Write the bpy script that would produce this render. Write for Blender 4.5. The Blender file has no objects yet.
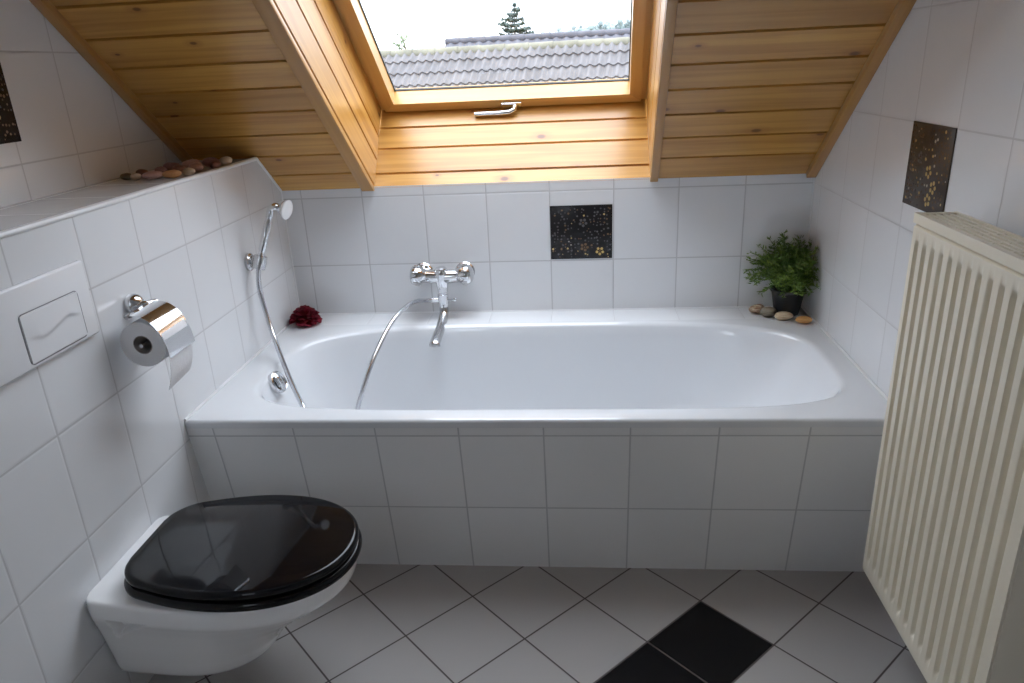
import bpy, bmesh, math, random
from math import sin, cos, pi, sqrt, atan
from mathutils import Vector, Matrix, Euler

random.seed(7)
SC = bpy.context.scene
COL = SC.collection

# ------------------------------------------------------------------ layout
W, D, H = 1.6909, 0.8070, 0.4732          # room width, back wall depth (bath front is y=0), bath rim height
HK, SLOPE = 0.9004, 0.8191                # top of back wall, roof slope
TH = atan(SLOPE)
PT = 1.0227                               # top of the cistern half wall
XL = -0.2227                              # outer left wall
YN = -2.75                                # wall behind the viewer
ZC = 2.38                                 # flat ceiling
OX0, OX1 = 0.312, 1.1925                  # skylight opening
FR = 0.288                                # window plane, measured along the roof normal
WS0, WS1 = -0.006, 1.24                   # window bottom / top along the slope
TP, TZ = 0.203, 0.2265                    # wall tile pitch

def RP(x, s, n):
    """point in roof coordinates: s up the slope from the back wall top, n outward"""
    if OX0 - .06 <= x <= OX1 + .06:               # the roof window sits slightly askew in the slope
        x += (-.012 - .026 * (x - OX0) / (OX1 - OX0)) * s
    return (x, D - s * cos(TH) + n * sin(TH), HK + s * sin(TH) + n * cos(TH))

# ------------------------------------------------------------------ materials
class NT:
    def __init__(self, name):
        self.m = bpy.data.materials.new(name); self.m.use_nodes = True
        self.t = self.m.node_tree; self.b = self.t.nodes['Principled BSDF']
    def n(self, typ, **kw):
        nd = self.t.nodes.new(typ)
        for k, v in kw.items(): setattr(nd, k, v)
        return nd
    def l(self, a, b): self.t.links.new(a, b)
    def math(self, op, a, b=None, c=None):
        nd = self.n('ShaderNodeMath', operation=op)
        for i, v in enumerate((a, b, c)):
            if v is None: continue
            if isinstance(v, (int, float)): nd.inputs[i].default_value = v
            else: self.l(v, nd.inputs[i])
        return nd.outputs[0]
    def rng(self, v, a, b, c=0.0, d=1.0, smooth=True):
        nd = self.n('ShaderNodeMapRange')
        if smooth: nd.interpolation_type = 'SMOOTHSTEP'
        self.l(v, nd.inputs[0])
        for i, x in enumerate((a, b, c, d)): nd.inputs[i + 1].default_value = x
        return nd.outputs[0]
    def mix(self, f, a, b):
        nd = self.n('ShaderNodeMix', data_type='RGBA')
        if isinstance(f, (int, float)): nd.inputs[0].default_value = f
        else: self.l(f, nd.inputs[0])
        for i, v in ((6, a), (7, b)):
            if isinstance(v, tuple): nd.inputs[i].default_value = (*v, 1)
            else: self.l(v, nd.inputs[i])
        return nd.outputs[2]
    def bump(self, h, strength, dist=0.001, normal=None):
        nd = self.n('ShaderNodeBump'); nd.inputs['Strength'].default_value = strength
        nd.inputs['Distance'].default_value = dist; self.l(h, nd.inputs['Height'])
        if normal is not None: self.l(normal, nd.inputs['Normal'])
        return nd.outputs[0]

def pbr(name, col, rough=.4, metal=0., coat=0., noise=0., nscale=30., spec=.5, bump=0.):
    a = NT(name); b = a.b
    b.inputs['Roughness'].default_value = rough; b.inputs['Metallic'].default_value = metal
    b.inputs['Coat Weight'].default_value = coat; b.inputs['Coat Roughness'].default_value = .06
    b.inputs['Specular IOR Level'].default_value = spec
    b.inputs['Base Color'].default_value = (*col, 1)
    if noise or bump:
        tc = a.n('ShaderNodeTexCoord'); nz = a.n('ShaderNodeTexNoise')
        nz.inputs['Scale'].default_value = nscale; nz.inputs['Detail'].default_value = 4
        a.l(tc.outputs['Object'], nz.inputs['Vector'])
        if noise:
            f = a.rng(nz.outputs[0], .3, .7)
            lo = tuple(max(0, c * (1 - noise)) for c in col); hi = tuple(min(1, c * (1 + noise)) for c in col)
            a.l(a.mix(f, lo, hi), b.inputs['Base Color'])
        if bump: a.l(a.bump(nz.outputs[0], bump, .002), b.inputs['Normal'])
    return a.m

def tile_mat(name, ua, va, pu, ou, pv, ov, col=(.75, .76, .775), grout=(.52, .52, .53), rough=.13, joint=.0020, rot=False, black=None):
    a = NT(name); b = a.b
    g = a.n('ShaderNodeNewGeometry'); sp = a.n('ShaderNodeSeparateXYZ'); a.l(g.outputs['Position'], sp.inputs[0])
    if rot:
        x = a.math('SUBTRACT', sp.outputs[0], ou); y = a.math('SUBTRACT', sp.outputs[1], ov)
        U = a.math('MULTIPLY', a.math('ADD', x, y), 1 / sqrt(2)); V = a.math('MULTIPLY', a.math('SUBTRACT', x, y), 1 / sqrt(2))
    else:
        U = a.math('SUBTRACT', sp.outputs['XYZ'.index(ua)], ou); V = a.math('SUBTRACT', sp.outputs['XYZ'.index(va)], ov)
    du = a.math('PINGPONG', U, pu / 2); dv = a.math('PINGPONG', V, pv / 2)
    d = a.math('MINIMUM', du, dv)
    mask = a.rng(d, joint * .65, joint * 1.25)
    iu = a.math('FLOOR', a.math('DIVIDE', U, pu)); iv = a.math('FLOOR', a.math('DIVIDE', V, pv))
    cm = a.n('ShaderNodeCombineXYZ'); a.l(iu, cm.inputs[0]); a.l(iv, cm.inputs[1])
    wn = a.n('ShaderNodeTexWhiteNoise', noise_dimensions='2D'); a.l(cm.outputs[0], wn.inputs['Vector'])
    c2 = a.mix(a.math('MULTIPLY', wn.outputs[0], .5), col, tuple(c * .95 for c in col))
    if black:
        b.inputs['Specular IOR Level'].default_value = .28
        hit = None
        for (bu, bv) in black:
            e = a.math('MULTIPLY', a.math('COMPARE', iu, bu, .1), a.math('COMPARE', iv, bv, .1))
            hit = e if hit is None else a.math('MAXIMUM', hit, e)
        c2 = a.mix(hit, c2, (.006, .0055, .006))
    a.l(a.mix(mask, grout, c2), b.inputs['Base Color'])
    a.l(a.rng(mask, 0, 1, .7, rough, False), b.inputs['Roughness'])
    nz = a.n('ShaderNodeTexNoise'); nz.inputs['Scale'].default_value = 9; nz.inputs['Detail'].default_value = 1
    a.l(g.outputs['Position'], nz.inputs['Vector'])
    n1 = a.bump(nz.outputs[0], .12, .01)
    pil = a.rng(d, 0, .006)
    a.l(a.bump(pil, .35, .0012, n1), b.inputs['Normal'])
    return a.m

def wood_mat(name, light=(.62, .335, .082), dark=(.37, .160, .026), knot=True, rough=.33):
    """grain runs along UV u; floor(v) numbers the board"""
    a = NT(name); b = a.b
    uv = a.n('ShaderNodeUVMap', uv_map='UVMap'); sp = a.n('ShaderNodeSeparateXYZ'); a.l(uv.outputs[0], sp.inputs[0])
    u, v = sp.outputs[0], sp.outputs[1]
    bid = a.math('FLOOR', v)
    wn = a.n('ShaderNodeTexWhiteNoise', noise_dimensions='1D'); a.l(bid, wn.inputs['W'])
    us = a.math('ADD', u, a.math('MULTIPLY', wn.outputs[0], 37.0))
    c1 = a.n('ShaderNodeCombineXYZ'); a.l(a.math('MULTIPLY', us, 2.2), c1.inputs[0]); a.l(a.math('MULTIPLY', v, 55.), c1.inputs[1])
    nz = a.n('ShaderNodeTexNoise'); nz.inputs['Scale'].default_value = 1.; nz.inputs['Detail'].default_value = 5; nz.inputs['Distortion'].default_value = .6
    a.l(c1.outputs[0], nz.inputs['Vector'])
    c3 = a.n('ShaderNodeCombineXYZ'); a.l(a.math('MULTIPLY', us, 1.3), c3.inputs[0]); a.l(a.math('MULTIPLY', v, 9.), c3.inputs[1])
    n2 = a.n('ShaderNodeTexNoise'); n2.inputs['Scale'].default_value = 1.; n2.inputs['Detail'].default_value = 2
    a.l(c3.outputs[0], n2.inputs['Vector'])
    f = a.math('ADD', a.math('MULTIPLY', a.rng(nz.outputs[0], .35, .68), .5), a.math('MULTIPLY', a.rng(n2.outputs[0], .35, .7), .5))
    col = a.mix(f, light, dark)
    col = a.mix(a.math('MULTIPLY', wn.outputs[0], .38), col, tuple(c * .72 for c in dark))
    if knot:
        ck = a.n('ShaderNodeCombineXYZ'); a.l(a.math('MULTIPLY', us, 5.2), ck.inputs[0]); a.l(a.math('MULTIPLY', v, 9.0), ck.inputs[1])
        vo = a.n('ShaderNodeTexVoronoi', voronoi_dimensions='2D'); vo.inputs['Scale'].default_value = 1.; vo.inputs['Randomness'].default_value = .95
        a.l(ck.outputs[0], vo.inputs['Vector'])
        sc = a.n('ShaderNodeSeparateColor'); a.l(vo.outputs['Color'], sc.inputs[0])
        gate = a.math('GREATER_THAN', sc.outputs[0], .56)
        rad = a.math('MULTIPLY', a.math('ADD', sc.outputs[1], .55), .055)
        k = a.math('MULTIPLY', gate, a.rng(a.math('DIVIDE', vo.outputs['Distance'], rad), .5, 1.25, 1., 0.))
        halo = a.math('MULTIPLY', gate, a.rng(a.math('DIVIDE', vo.outputs['Distance'], rad), 1., 3.5, .45, 0.))
        col = a.mix(halo, col, (.32, .12, .03)); col = a.mix(a.math('MULTIPLY', k, .85), col, (.115, .035, .008))
    a.l(col, b.inputs['Base Color'])
    b.inputs['Roughness'].default_value = rough; b.inputs['Coat Weight'].default_value = .4; b.inputs['Coat Roughness'].default_value = .22
    a.l(a.bump(nz.outputs[0], .08, .002), b.inputs['Normal'])
    return a.m

M = {}
M['tile_back'] = tile_mat('white_tile_back', 'X', 'Z', TP, .0650, TZ, .6455)
M['tile_side'] = tile_mat('white_tile_side', 'Y', 'Z', .1905, -.0205, TZ, .6455)
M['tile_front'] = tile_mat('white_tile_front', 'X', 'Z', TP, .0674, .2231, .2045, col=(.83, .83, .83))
M['tile_shelf'] = tile_mat('white_tile_shelf', 'Y', 'X', .1905, -.0205, .4, .2)
M['tile_ledge'] = tile_mat('white_tile_ledge', 'X', 'Y', TP, .0650, .4, .6)
q = .28231 / sqrt(2)
M['floor'] = tile_mat('grey_floor_tile', 'X', 'Y', q, .4073, q, -.0503, col=(.43, .41, .395), grout=(.09, .075, .07), rough=.16, joint=.0021, rot=True, black=[(2, 3), (1, 3), (0, 3)])
M['wood'] = wood_mat('pine_boards')
M['wood_trim'] = wood_mat('pine_trim', light=(.52, .275, .065), dark=(.38, .165, .03), knot=False)
M['wood_sash'] = wood_mat('pine_sash', light=(.68, .40, .13), dark=(.56, .30, .08), knot=False, rough=.28)
M['enamel'] = pbr('white_enamel', (.725, .74, .76), .07, coat=.4)
M['ceramic'] = pbr('white_ceramic', (.88, .88, .88), .07, coat=.4)
M['chrome'] = pbr('chrome', (.74, .75, .77), .09, metal=1.)
M['chrome_hose'] = pbr('chrome_hose', (.62, .63, .66), .22, metal=1.)
M['steel'] = pbr('satin_steel', (.62, .62, .63), .24, metal=1.)
M['black_gloss'] = pbr('black_lacquer', (.005, .005, .006), .05, spec=.28)
M['plastic'] = pbr('white_plastic', (.80, .81, .83), .22)
M['grey_plastic'] = pbr('pale_grey_plastic', (.62, .63, .64), .3)
M['paper'] = pbr('toilet_paper', (.84, .84, .86), .9, bump=.25, nscale=160)
M['card'] = pbr('cardboard_core', (.36, .33, .31), .85)
M['radiator'] = pbr('cream_enamel', (.76, .70, .57), .32)
M['radiator_shade'] = pbr('radiator_inside_shade', (.11, .10, .08), .5)  # interior darkened in colour to give the grille slots their shade
M['gasket'] = pbr('dark_gasket', (.03, .03, .03), .6)
M['silicone'] = pbr('white_silicone', (.78, .79, .80), .3)
M['plaster'] = pbr('white_plaster', (.78, .77, .75), .8, noise=.02)
M['tile_black'] = pbr('black_glass_tile', (.012, .011, .012), .25, spec=.35)
M['tile_brown'] = pbr('brown_glass_tile', (.035, .021, .013), .28, spec=.35)
M['fleck_grey'] = pbr('grey_fleck', (.10, .095, .10), .25)
M['fleck_brown'] = pbr('brown_fleck', (.16, .10, .055), .25)
M['fleck_gold'] = pbr('gold_fleck', (.62, .44, .16), .3, metal=.5)
M['fleck_pale'] = pbr('pale_fleck', (.55, .50, .42), .3)
M['pot'] = pbr('black_pot', (.016, .017, .02), .5, noise=.2)
M['soil'] = pbr('soil', (.03, .022, .015), .95, noise=.4, nscale=90)
M['red'] = pbr('dark_red_fabric', (.20, .006, .022), .75, noise=.45, nscale=50)
M['roof_tile'] = pbr('grey_roof_tile', (.098, .091, .092), .85, noise=.16, nscale=3.5)
M['roof_far'] = pbr('dark_roof_tile', (.075, .073, .085), .85, noise=.15, nscale=3)
M['ridge'] = pbr('lichen_ridge_tile', (.135, .127, .095), .9, noise=.2, nscale=4)
M['render'] = pbr('pale_house_render', (.6, .57, .5), .9, noise=.05)
M['grass'] = pbr('lawn', (.07, .12, .035), .95, noise=.3, nscale=2)
M['bark'] = pbr('bark', (.10, .075, .055), .9, noise=.3)
M['conifer'] = pbr('conifer_needles', (.05, .068, .06), .8, noise=.35, nscale=2)
M['sapling'] = pbr('thin_leaves', (.22, .27, .16), .8, noise=.3, nscale=5)
M['hill'] = pbr('haze_tinted_wood', (.20, .235, .235), .95, noise=.2, nscale=.4)  # distance haze put into the pale base colour

def leaf_mat(name, c0, c1):
    a = NT(name)
    uv = a.n('ShaderNodeUVMap', uv_map='UVMap'); sp = a.n('ShaderNodeSeparateXYZ'); a.l(uv.outputs[0], sp.inputs[0])
    a.l(a.mix(sp.outputs[0], c0, c1), a.b.inputs['Base Color']); a.b.inputs['Roughness'].default_value = .5
    return a.m
M['leaf'] = leaf_mat('artificial_leaves', (.045, .10, .014), (.26, .40, .06))

def stone_mat(name, c0, c1, scale=(1, 1, 8), banded=True):
    a = NT(name); tc = a.n('ShaderNodeTexCoord'); mp = a.n('ShaderNodeMapping'); mp.inputs['Scale'].default_value = scale
    a.l(tc.outputs['Object'], mp.inputs[0]); nz = a.n('ShaderNodeTexNoise'); nz.inputs['Scale'].default_value = 26; nz.inputs['Detail'].default_value = 3
    a.l(mp.outputs[0], nz.inputs['Vector'])
    a.l(a.mix(a.rng(nz.outputs[0], .42, .60), c0, c1), a.b.inputs['Base Color']); a.b.inputs['Roughness'].default_value = .5
    return a.m

def glass_mat():
    a = NT('window_glass'); t = a.t
    out = [n for n in t.nodes if n.type == 'OUTPUT_MATERIAL'][0]
    tr = a.n('ShaderNodeBsdfTransparent'); tr.inputs[0].default_value = (.96, .975, .97, 1)
    gl = a.n('ShaderNodeBsdfGlossy'); gl.inputs['Roughness'].default_value = .0
    lw = a.n('ShaderNodeLayerWeight'); lw.inputs[0].default_value = .5
    fac = a.math('ADD', a.math('MULTIPLY', a.math('POWER', lw.outputs['Facing'], 5.0), .5), .02)
    mx = a.n('ShaderNodeMixShader'); a.l(fac, mx.inputs[0]); a.l(tr.outputs[0], mx.inputs[1]); a.l(gl.outputs[0], mx.inputs[2])
    a.l(mx.outputs[0], out.inputs[0]); t.nodes.remove(a.b)
    return a.m
M['glass'] = glass_mat()

# ------------------------------------------------------------------ mesh building
class MB:
    def __init__(self): self.v = []; self.f = []; self.uv = {}; self.mi = {}
    def add(self, vs, fs, mat=0, uvs=None):
        o = len(self.v); self.v += [tuple(p) for p in vs]
        for i, f in enumerate(fs):
            k = len(self.f); self.f.append([o + j for j in f]); self.mi[k] = mat
            if uvs: self.uv[k] = uvs[i]
        return self
    def quad(self, a, b, c, d, mat=0, uv=None): return self.add([a, b, c, d], [[0, 1, 2, 3]], mat, [uv] if uv else None)
    def box(self, x0, x1, y0, y1, z0, z1, mat=0):
        vs = [(x, y, z) for x in (x0, x1) for y in (y0, y1) for z in (z0, z1)]
        return self.add(vs, [[0, 1, 3, 2], [4, 6, 7, 5], [0, 4, 5, 1], [2, 3, 7, 6], [0, 2, 6, 4], [1, 5, 7, 3]], mat)
    def loft(self, loops, mat=0, cap0=False, cap1=False, closed=True, uvf=None):
        n = len(loops[0]); vs = [p for L in loops for p in L]; fs = []
        for i in range(len(loops) - 1):
            for j in range(n if closed else n - 1):
                k = (j + 1) % n
                fs.append([i * n + j, i * n + k, (i + 1) * n + k, (i + 1) * n + j])
        if cap0: fs.append(list(range(n))[::-1])
        if cap1: fs.append([(len(loops) - 1) * n + j for j in range(n)])
        return self.add(vs, fs, mat)
    def lathe(self, prof, o=(0, 0, 0), axis=(0, 0, 1), seg=28, mat=0, cap=True):
        R = Vector((0, 0, 1)).rotation_difference(Vector(axis).normalized()).to_matrix(); o = Vector(o)
        L = [[o + R @ Vector((max(r, 1e-5) * cos(2 * pi * k / seg), max(r, 1e-5) * sin(2 * pi * k / seg), h)) for k in range(seg)] for r, h in prof]
        return self.loft(L, mat, cap, cap)
    def tube(self, pts, r, seg=12, mat=0, cap=True, flat=None):
        P = [Vector(p) for p in pts]; L = []; up = None
        for i, p in enumerate(P):
            t = (P[min(i + 1, len(P) - 1)] - P[max(i - 1, 0)]).normalized()
            if up is None:
                up = Vector((0, 0, 1)) if abs(t.z) < .9 else Vector((0, 1, 0))
            up = (up - t * up.dot(t)).normalized(); sd = t.cross(up)
            rr = r(i / (len(P) - 1)) if callable(r) else r
            ra, rb = rr if isinstance(rr, tuple) else (rr, rr)
            L.append([p + sd * ra * cos(2 * pi * k / seg) + up * rb * sin(2 * pi * k / seg) for k in range(seg)])
        return self.loft(L, mat, cap, cap)
    def build(self, name, mats, parent=None, sharp=35, loc=None, recalc=True, bevel=0, bseg=2):
        me = bpy.data.meshes.new(name)
        o = bpy.data.objects.new(name, me); COL.objects.link(o)
        L = Vector(loc) if loc is not None else None
        if L is None and parent is None and len(self.v):
            L = Vector((0, 0, 0))
        if parent is not None: L = Vector(parent.get('_w', (0, 0, 0)))
        me.from_pydata([tuple(Vector(p) - L) for p in self.v], [], self.f)
        if not isinstance(mats, (list, tuple)): mats = [mats]
        for m in mats: me.materials.append(m)
        for k, p in enumerate(me.polygons): p.material_index = self.mi.get(k, 0)
        if self.uv:
            ul = me.uv_layers.new(name='UVMap')
            for k, p in enumerate(me.polygons):
                u = self.uv.get(k)
                if u:
                    for li, c in zip(p.loop_indices, u): ul.data[li].uv = c
        if recalc or bevel:
            bm = bmesh.new(); bm.from_mesh(me)
            if recalc: bmesh.ops.recalc_face_normals(bm, faces=bm.faces)
            if bevel:
                es = [e for e in bm.edges if len(e.link_faces) == 2 and e.calc_face_angle(0) > .6]
                bmesh.ops.bevel(bm, geom=es, offset=bevel, segments=bseg, affect='EDGES', profile=.5)
            bm.to_mesh(me); bm.free()
        for p in me.polygons: p.use_smooth = True
        me.set_sharp_from_angle(angle=math.radians(sharp))
        if parent is not None: o.parent = parent
        else: o.location = L
        o['_w'] = tuple(L)
        return o

def tag(o, label=None, cat=None, group=None, kind=None):
    if label: o['label'] = label
    if cat: o['category'] = cat
    if group: o['group'] = group
    if kind: o['kind'] = kind
    return o
def thing(name, loc, label, cat, group=None):
    o = bpy.data.objects.new(name, None); COL.objects.link(o); o.location = loc; o['_w'] = tuple(loc)
    o.empty_display_size = .05
    return tag(o, label, cat, group)
def struct(o): o['kind'] = 'structure'; return o

def spline(pts, n=60):
    P = [Vector(p) for p in pts]; P = [P[0] * 2 - P[1]] + P + [P[-1] * 2 - P[-2]]; out = []
    m = len(P) - 3
    for i in range(n + 1):
        t = i / n * m; k = min(int(t), m - 1); u = t - k
        a, b, c, d = P[k:k + 4]
        out.append(.5 * ((2 * b) + (c - a) * u + (2 * a - 5 * b + 4 * c - d) * u * u + (3 * b - a - 3 * c + d) * u ** 3))
    return out

_board = [100]
def board(mb, a, b, c, d, gl=None, mat=0):
    """one board face: a-b runs along the grain, a-d across; sets grain UVs with a fresh board number"""
    _board[0] += 1; i = _board[0]
    a, b, c, d = map(Vector, (a, b, c, d)); L = (b - a).length; h = (d - a).length
    mb.quad(a, b, c, d, mat, [(0, i + .3), (L, i + .3), (L, i + .3 + h), (0, i + .3 + h)])

def boards(mb, P, u0, u1, edges, groove=.0045, depth=.008):
    """tongue-and-groove boarding. P(u, v, w): u along grain, v across, w = depth behind the face."""
    E = edges
    for k in range(len(E) - 1):
        lo = E[k] + (groove if k > 0 else 0); hi = E[k + 1] - (groove if k < len(E) - 2 else 0)
        board(mb, P(u0, lo, 0), P(u1, lo, 0), P(u1, hi, 0), P(u0, hi, 0))
        if k > 0:
            v = E[k]
            _board[0] += 1; i = _board[0]
            for (v0, w0, v1, w1) in ((v - groove, 0, v - .0018, depth), (v - .0018, depth, v + .0018, depth), (v + .0018, depth, v + groove, 0)):
                L = abs(u1 - u0)
                mb.quad(P(u0, v0, w0), P(u1, v0, w0), P(u1, v1, w1), P(u0, v1, w1), 0, [(0, i + .3), (L, i + .3), (L, i + .31), (0, i + .31)])

def woodbar(name, a, b, e1, e2, mat, parent=None, bevel=.002):
    """bar from a to b with cross vectors e1, e2; grain along a-b"""
    a, b, e1, e2 = map(Vector, (a, b, e1, e2)); mb = MB(); _board[0] += 1; i = _board[0]
    L = (b - a).length; c = [a, a + e1, a + e1 + e2, a + e2]; c2 = [p + b - a for p in c]
    vv = 0
    for k in range(4):
        k2 = (k + 1) % 4; h = (c[k2] - c[k]).length
        mb.quad(c[k], c2[k], c2[k2], c[k2], 0, [(0, i + .2 + vv), (L, i + .2 + vv), (L, i + .2 + vv + h), (0, i + .2 + vv + h)]); vv += h
    mb.quad(c[3], c[2], c[1], c[0], 0, [(0, i + .2), (.01, i + .2), (.01, i + .21), (0, i + .21)])
    mb.quad(c2[0], c2[1], c2[2], c2[3], 0, [(0, i + .2), (.01, i + .2), (.01, i + .21), (0, i + .21)])
    o = mb.build(name, mat, parent, recalc=False)
    bm = bmesh.new(); bm.from_mesh(o.data); bmesh.ops.remove_doubles(bm, verts=bm.verts, dist=1e-5)
    bmesh.ops.recalc_face_normals(bm, faces=bm.faces)
    if bevel: bmesh.ops.bevel(bm, geom=list(bm.edges), offset=bevel, segments=2, affect='EDGES', profile=.5)
    bm.to_mesh(o.data); bm.free()
    o.data.set_sharp_from_angle(angle=math.radians(35))
    return o

# ================================================================== SETTING
def roofz(y, n=.0): return HK + SLOPE * (D - y) + n
YT = D - (ZC - HK) / SLOPE                       # where the slope meets the flat ceiling

mb = MB(); mb.quad((XL, YN, 0), (W, YN, 0), (W, .12, 0), (XL, .12, 0)); struct(mb.build('floor', M['floor'], recalc=False))
mb = MB(); mb.quad((XL, D, 0), (W, D, 0), (W, D, HK + .004), (XL, D, HK + .004)); struct(mb.build('wall_back', M['tile_back']))
side = lambda x: [(x, YN, 0), (x, D, 0), (x, D, HK + .005), (x, YT, ZC + .005), (x, YN, ZC + .005)]
mb = MB(); mb.add(side(W), [[0, 1, 2, 3, 4]]); struct(mb.build('wall_right', M['tile_side']))
mb = MB(); mb.add(side(XL), [[4, 3, 2, 1, 0]]); struct(mb.build('wall_left', M['tile_side']))
WX0, WX1, WZ0, WZ1 = -.10, .38, 1.10, 1.72          # unseen window, added behind the viewer as fill light
mb = MB()
for (xa, xb, za, zb_) in ((XL, WX0, 0, ZC), (WX1, W, 0, ZC), (WX0, WX1, 0, WZ0), (WX0, WX1, WZ1, ZC)):
    mb.quad((xa, YN, za), (xb, YN, za), (xb, YN, zb_), (xa, YN, zb_))
for (xa, za, xb, zb_) in ((WX0, WZ0, WX1, WZ0), (WX1, WZ0, WX1, WZ1), (WX1, WZ1, WX0, WZ1), (WX0, WZ1, WX0, WZ0)):
    mb.quad((xa, YN, za), (xb, YN, zb_), (xb, YN - .18, zb_), (xa, YN - .18, za))
struct(mb.build('wall_near', M['plaster'], recalc=False))
mb = MB()
for (xa, xb, za, zb_) in ((WX0, WX0 + .05, WZ0, WZ1), (WX1 - .05, WX1, WZ0, WZ1), (WX0 + .05, WX1 - .05, WZ0, WZ0 + .05), (WX0 + .05, WX1 - .05, WZ1 - .05, WZ1)):
    mb.box(xa, xb, YN - .15, YN - .10, za, zb_)
fill_win = struct(mb.build('added_fill_window', M['plastic']))  # added frame; its opening lets in fill for the bath front
mb = MB(); mb.box(WX0 + .05, WX1 - .05, YN - .127, YN - .123, WZ0 + .05, WZ1 - .05); mb.build('glass_pane', M['glass'], fill_win)
mb = MB(); mb.quad((XL, YN, ZC), (W, YN, ZC), (W, YT, ZC), (XL, YT, ZC)); struct(mb.build('ceiling_flat', M['plaster']))

# half wall holding the cistern: tiled face, tiled shelf on top, sloping end under the roof
yk = D - (PT - HK) / SLOPE
mb = MB()
mb.add([(0, YN, 0), (0, D, 0), (0, D, HK), (0, yk, PT), (0, YN, PT)], [[0, 1, 2, 3, 4]])
mb.quad((XL, YN, PT), (0, YN, PT), (0, yk, PT), (XL, yk, PT), 1)
mb.quad((XL, yk, PT), (0, yk, PT), (0, D, HK), (XL, D, HK), 1)
struct(mb.build('wall_left_ledge', [M['tile_side'], M['tile_shelf']], sharp=20))
mb = MB(); prof = [(.002, -.007), (.0045, -.004), (.005, .0), (.0035, .003), (0, .0042), (-.006, .0042), (-.008, .0005)]
pth = [((YN, PT), (0, 1)), ((yk, PT), (.3, .95)), ((D - .002, HK + .002), (.6, .77))]
L = []
for (y, z), nrm in pth: L.append([(a, y + nrm[0] * b, z + nrm[1] * b) for a, b in prof])
mb.loft(L, closed=True, cap0=True, cap1=True); struct(mb.build('trim_1', M['silicone']))

# tiled bath front (leans back towards the floor) and tiled strip behind the bath
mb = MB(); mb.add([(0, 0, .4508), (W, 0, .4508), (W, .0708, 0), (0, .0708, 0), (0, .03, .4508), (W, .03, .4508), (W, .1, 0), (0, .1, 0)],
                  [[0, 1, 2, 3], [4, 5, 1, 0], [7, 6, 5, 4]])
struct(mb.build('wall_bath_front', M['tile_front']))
mb = MB(); mb.quad((0, .690, H - .0006), (W, .690, H - .0006), (W, D, H - .0006), (0, D, H - .0006)); mb.quad((0, .690, H - .0006), (W, .690, H - .0006), (W, .690, .40), (0, .690, .40))
struct(mb.build('trim_2', M['tile_ledge']))
# silicone beads along the walls at rim height, in the back corners and on the floor line
def bead(name, pts, r=.0035, m='silicone'):
    mb = MB(); mb.tube(pts, r, 8); return struct(mb.build(name, M[m]))
bead('trim_3', [(.001, .0, H), (.001, D, H)], .0045); bead('trim_4', [(W - .001, 0, H), (W - .001, D, H)], .0045)
bead('trim_5', [(0, D - .001, H), (W, D - .001, H)], .003); bead('trim_6', [(.001, D - .001, H), (.001, D - .001, HK)], .003)
bead('trim_7', [(W - .001, D - .001, H), (W - .001, D - .001, HK - .01)], .003)

# sloped pine ceiling with the skylight opening
BP = .1035
mb = MB()
smax = (ZC - HK) / sin(TH)
ed = [0] + [.0105 + BP * k for k in range(1, 40) if .0105 + BP * k < smax] + [smax]
PC = lambda u, v, w: RP(u, v, w)
boards(mb, PC, XL, OX0 - .002, [0] + [e for e in [.0915, .198, .305, .411, .509, .608, .711] + [.711 + BP * k for k in range(1, 30)] if e < smax - .02] + [smax])
boards(mb, PC, OX1 + .002, W, [0] + [e for e in [.113, .216, .324, .429, .525, .628] + [.628 + BP * k for k in range(1, 30)] if e < smax - .02] + [smax])
top = [WS1] + [e for e in ed if e > WS1 + .03]
boards(mb, PC, OX0 - .002, OX1 + .002, top)
struct(mb.build('ceiling', M['wood'], recalc=False))
# edge battens against the two side walls and the lower edge
nrm = Vector(RP(0, 0, 1)) - Vector(RP(0, 0, 0)); slp = Vector(RP(0, 1, 0)) - Vector(RP(0, 0, 0))
def batten(name, x, wdt, s0, s1, th=.020, m='wood_trim'):
    return struct(woodbar(name, RP(x, s0, .002), RP(x, s1, .002), (wdt, 0, 0), -nrm * th, M[m]))
batten('trim_8', W - .0285, .028, .004, smax - .01)
batten('trim_9', XL + .0005, .028, (PT - HK) / sin(TH) + .005, smax - .01)
# casing strips around the skylight
batten('trim_10', OX0 - .040, .040, -.001, WS1, .014)
batten('trim_11', OX1, .024, -.001, WS1, .014)
# reveal linings, boarded
def lining(name, P, u0, u1, edges):
    mb = MB(); boards(mb, P, u0, u1, edges, groove=.0045, depth=.006); return struct(mb.build(name, M['wood'], recalc=False))
nE = [-.012, .008, .105, .193, FR + .03]
lining('trim_12', lambda u, v, w: RP(OX0 - w, u, v), -.004, WS1 + .004, nE)
lining('trim_13', lambda u, v, w: RP(OX1 + w, u, v), -.004, WS1 + .004, nE)
lining('trim_14', lambda u, v, w: RP(u, WS0 * v / FR - w, v), OX0 - .003, OX1 + .003, [-.001, .051, .146, .227, FR + .03])
lining('trim_15', lambda u, v, w: RP(u, WS1 + w, v), OX0 - .003, OX1 + .003, nE)

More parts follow.
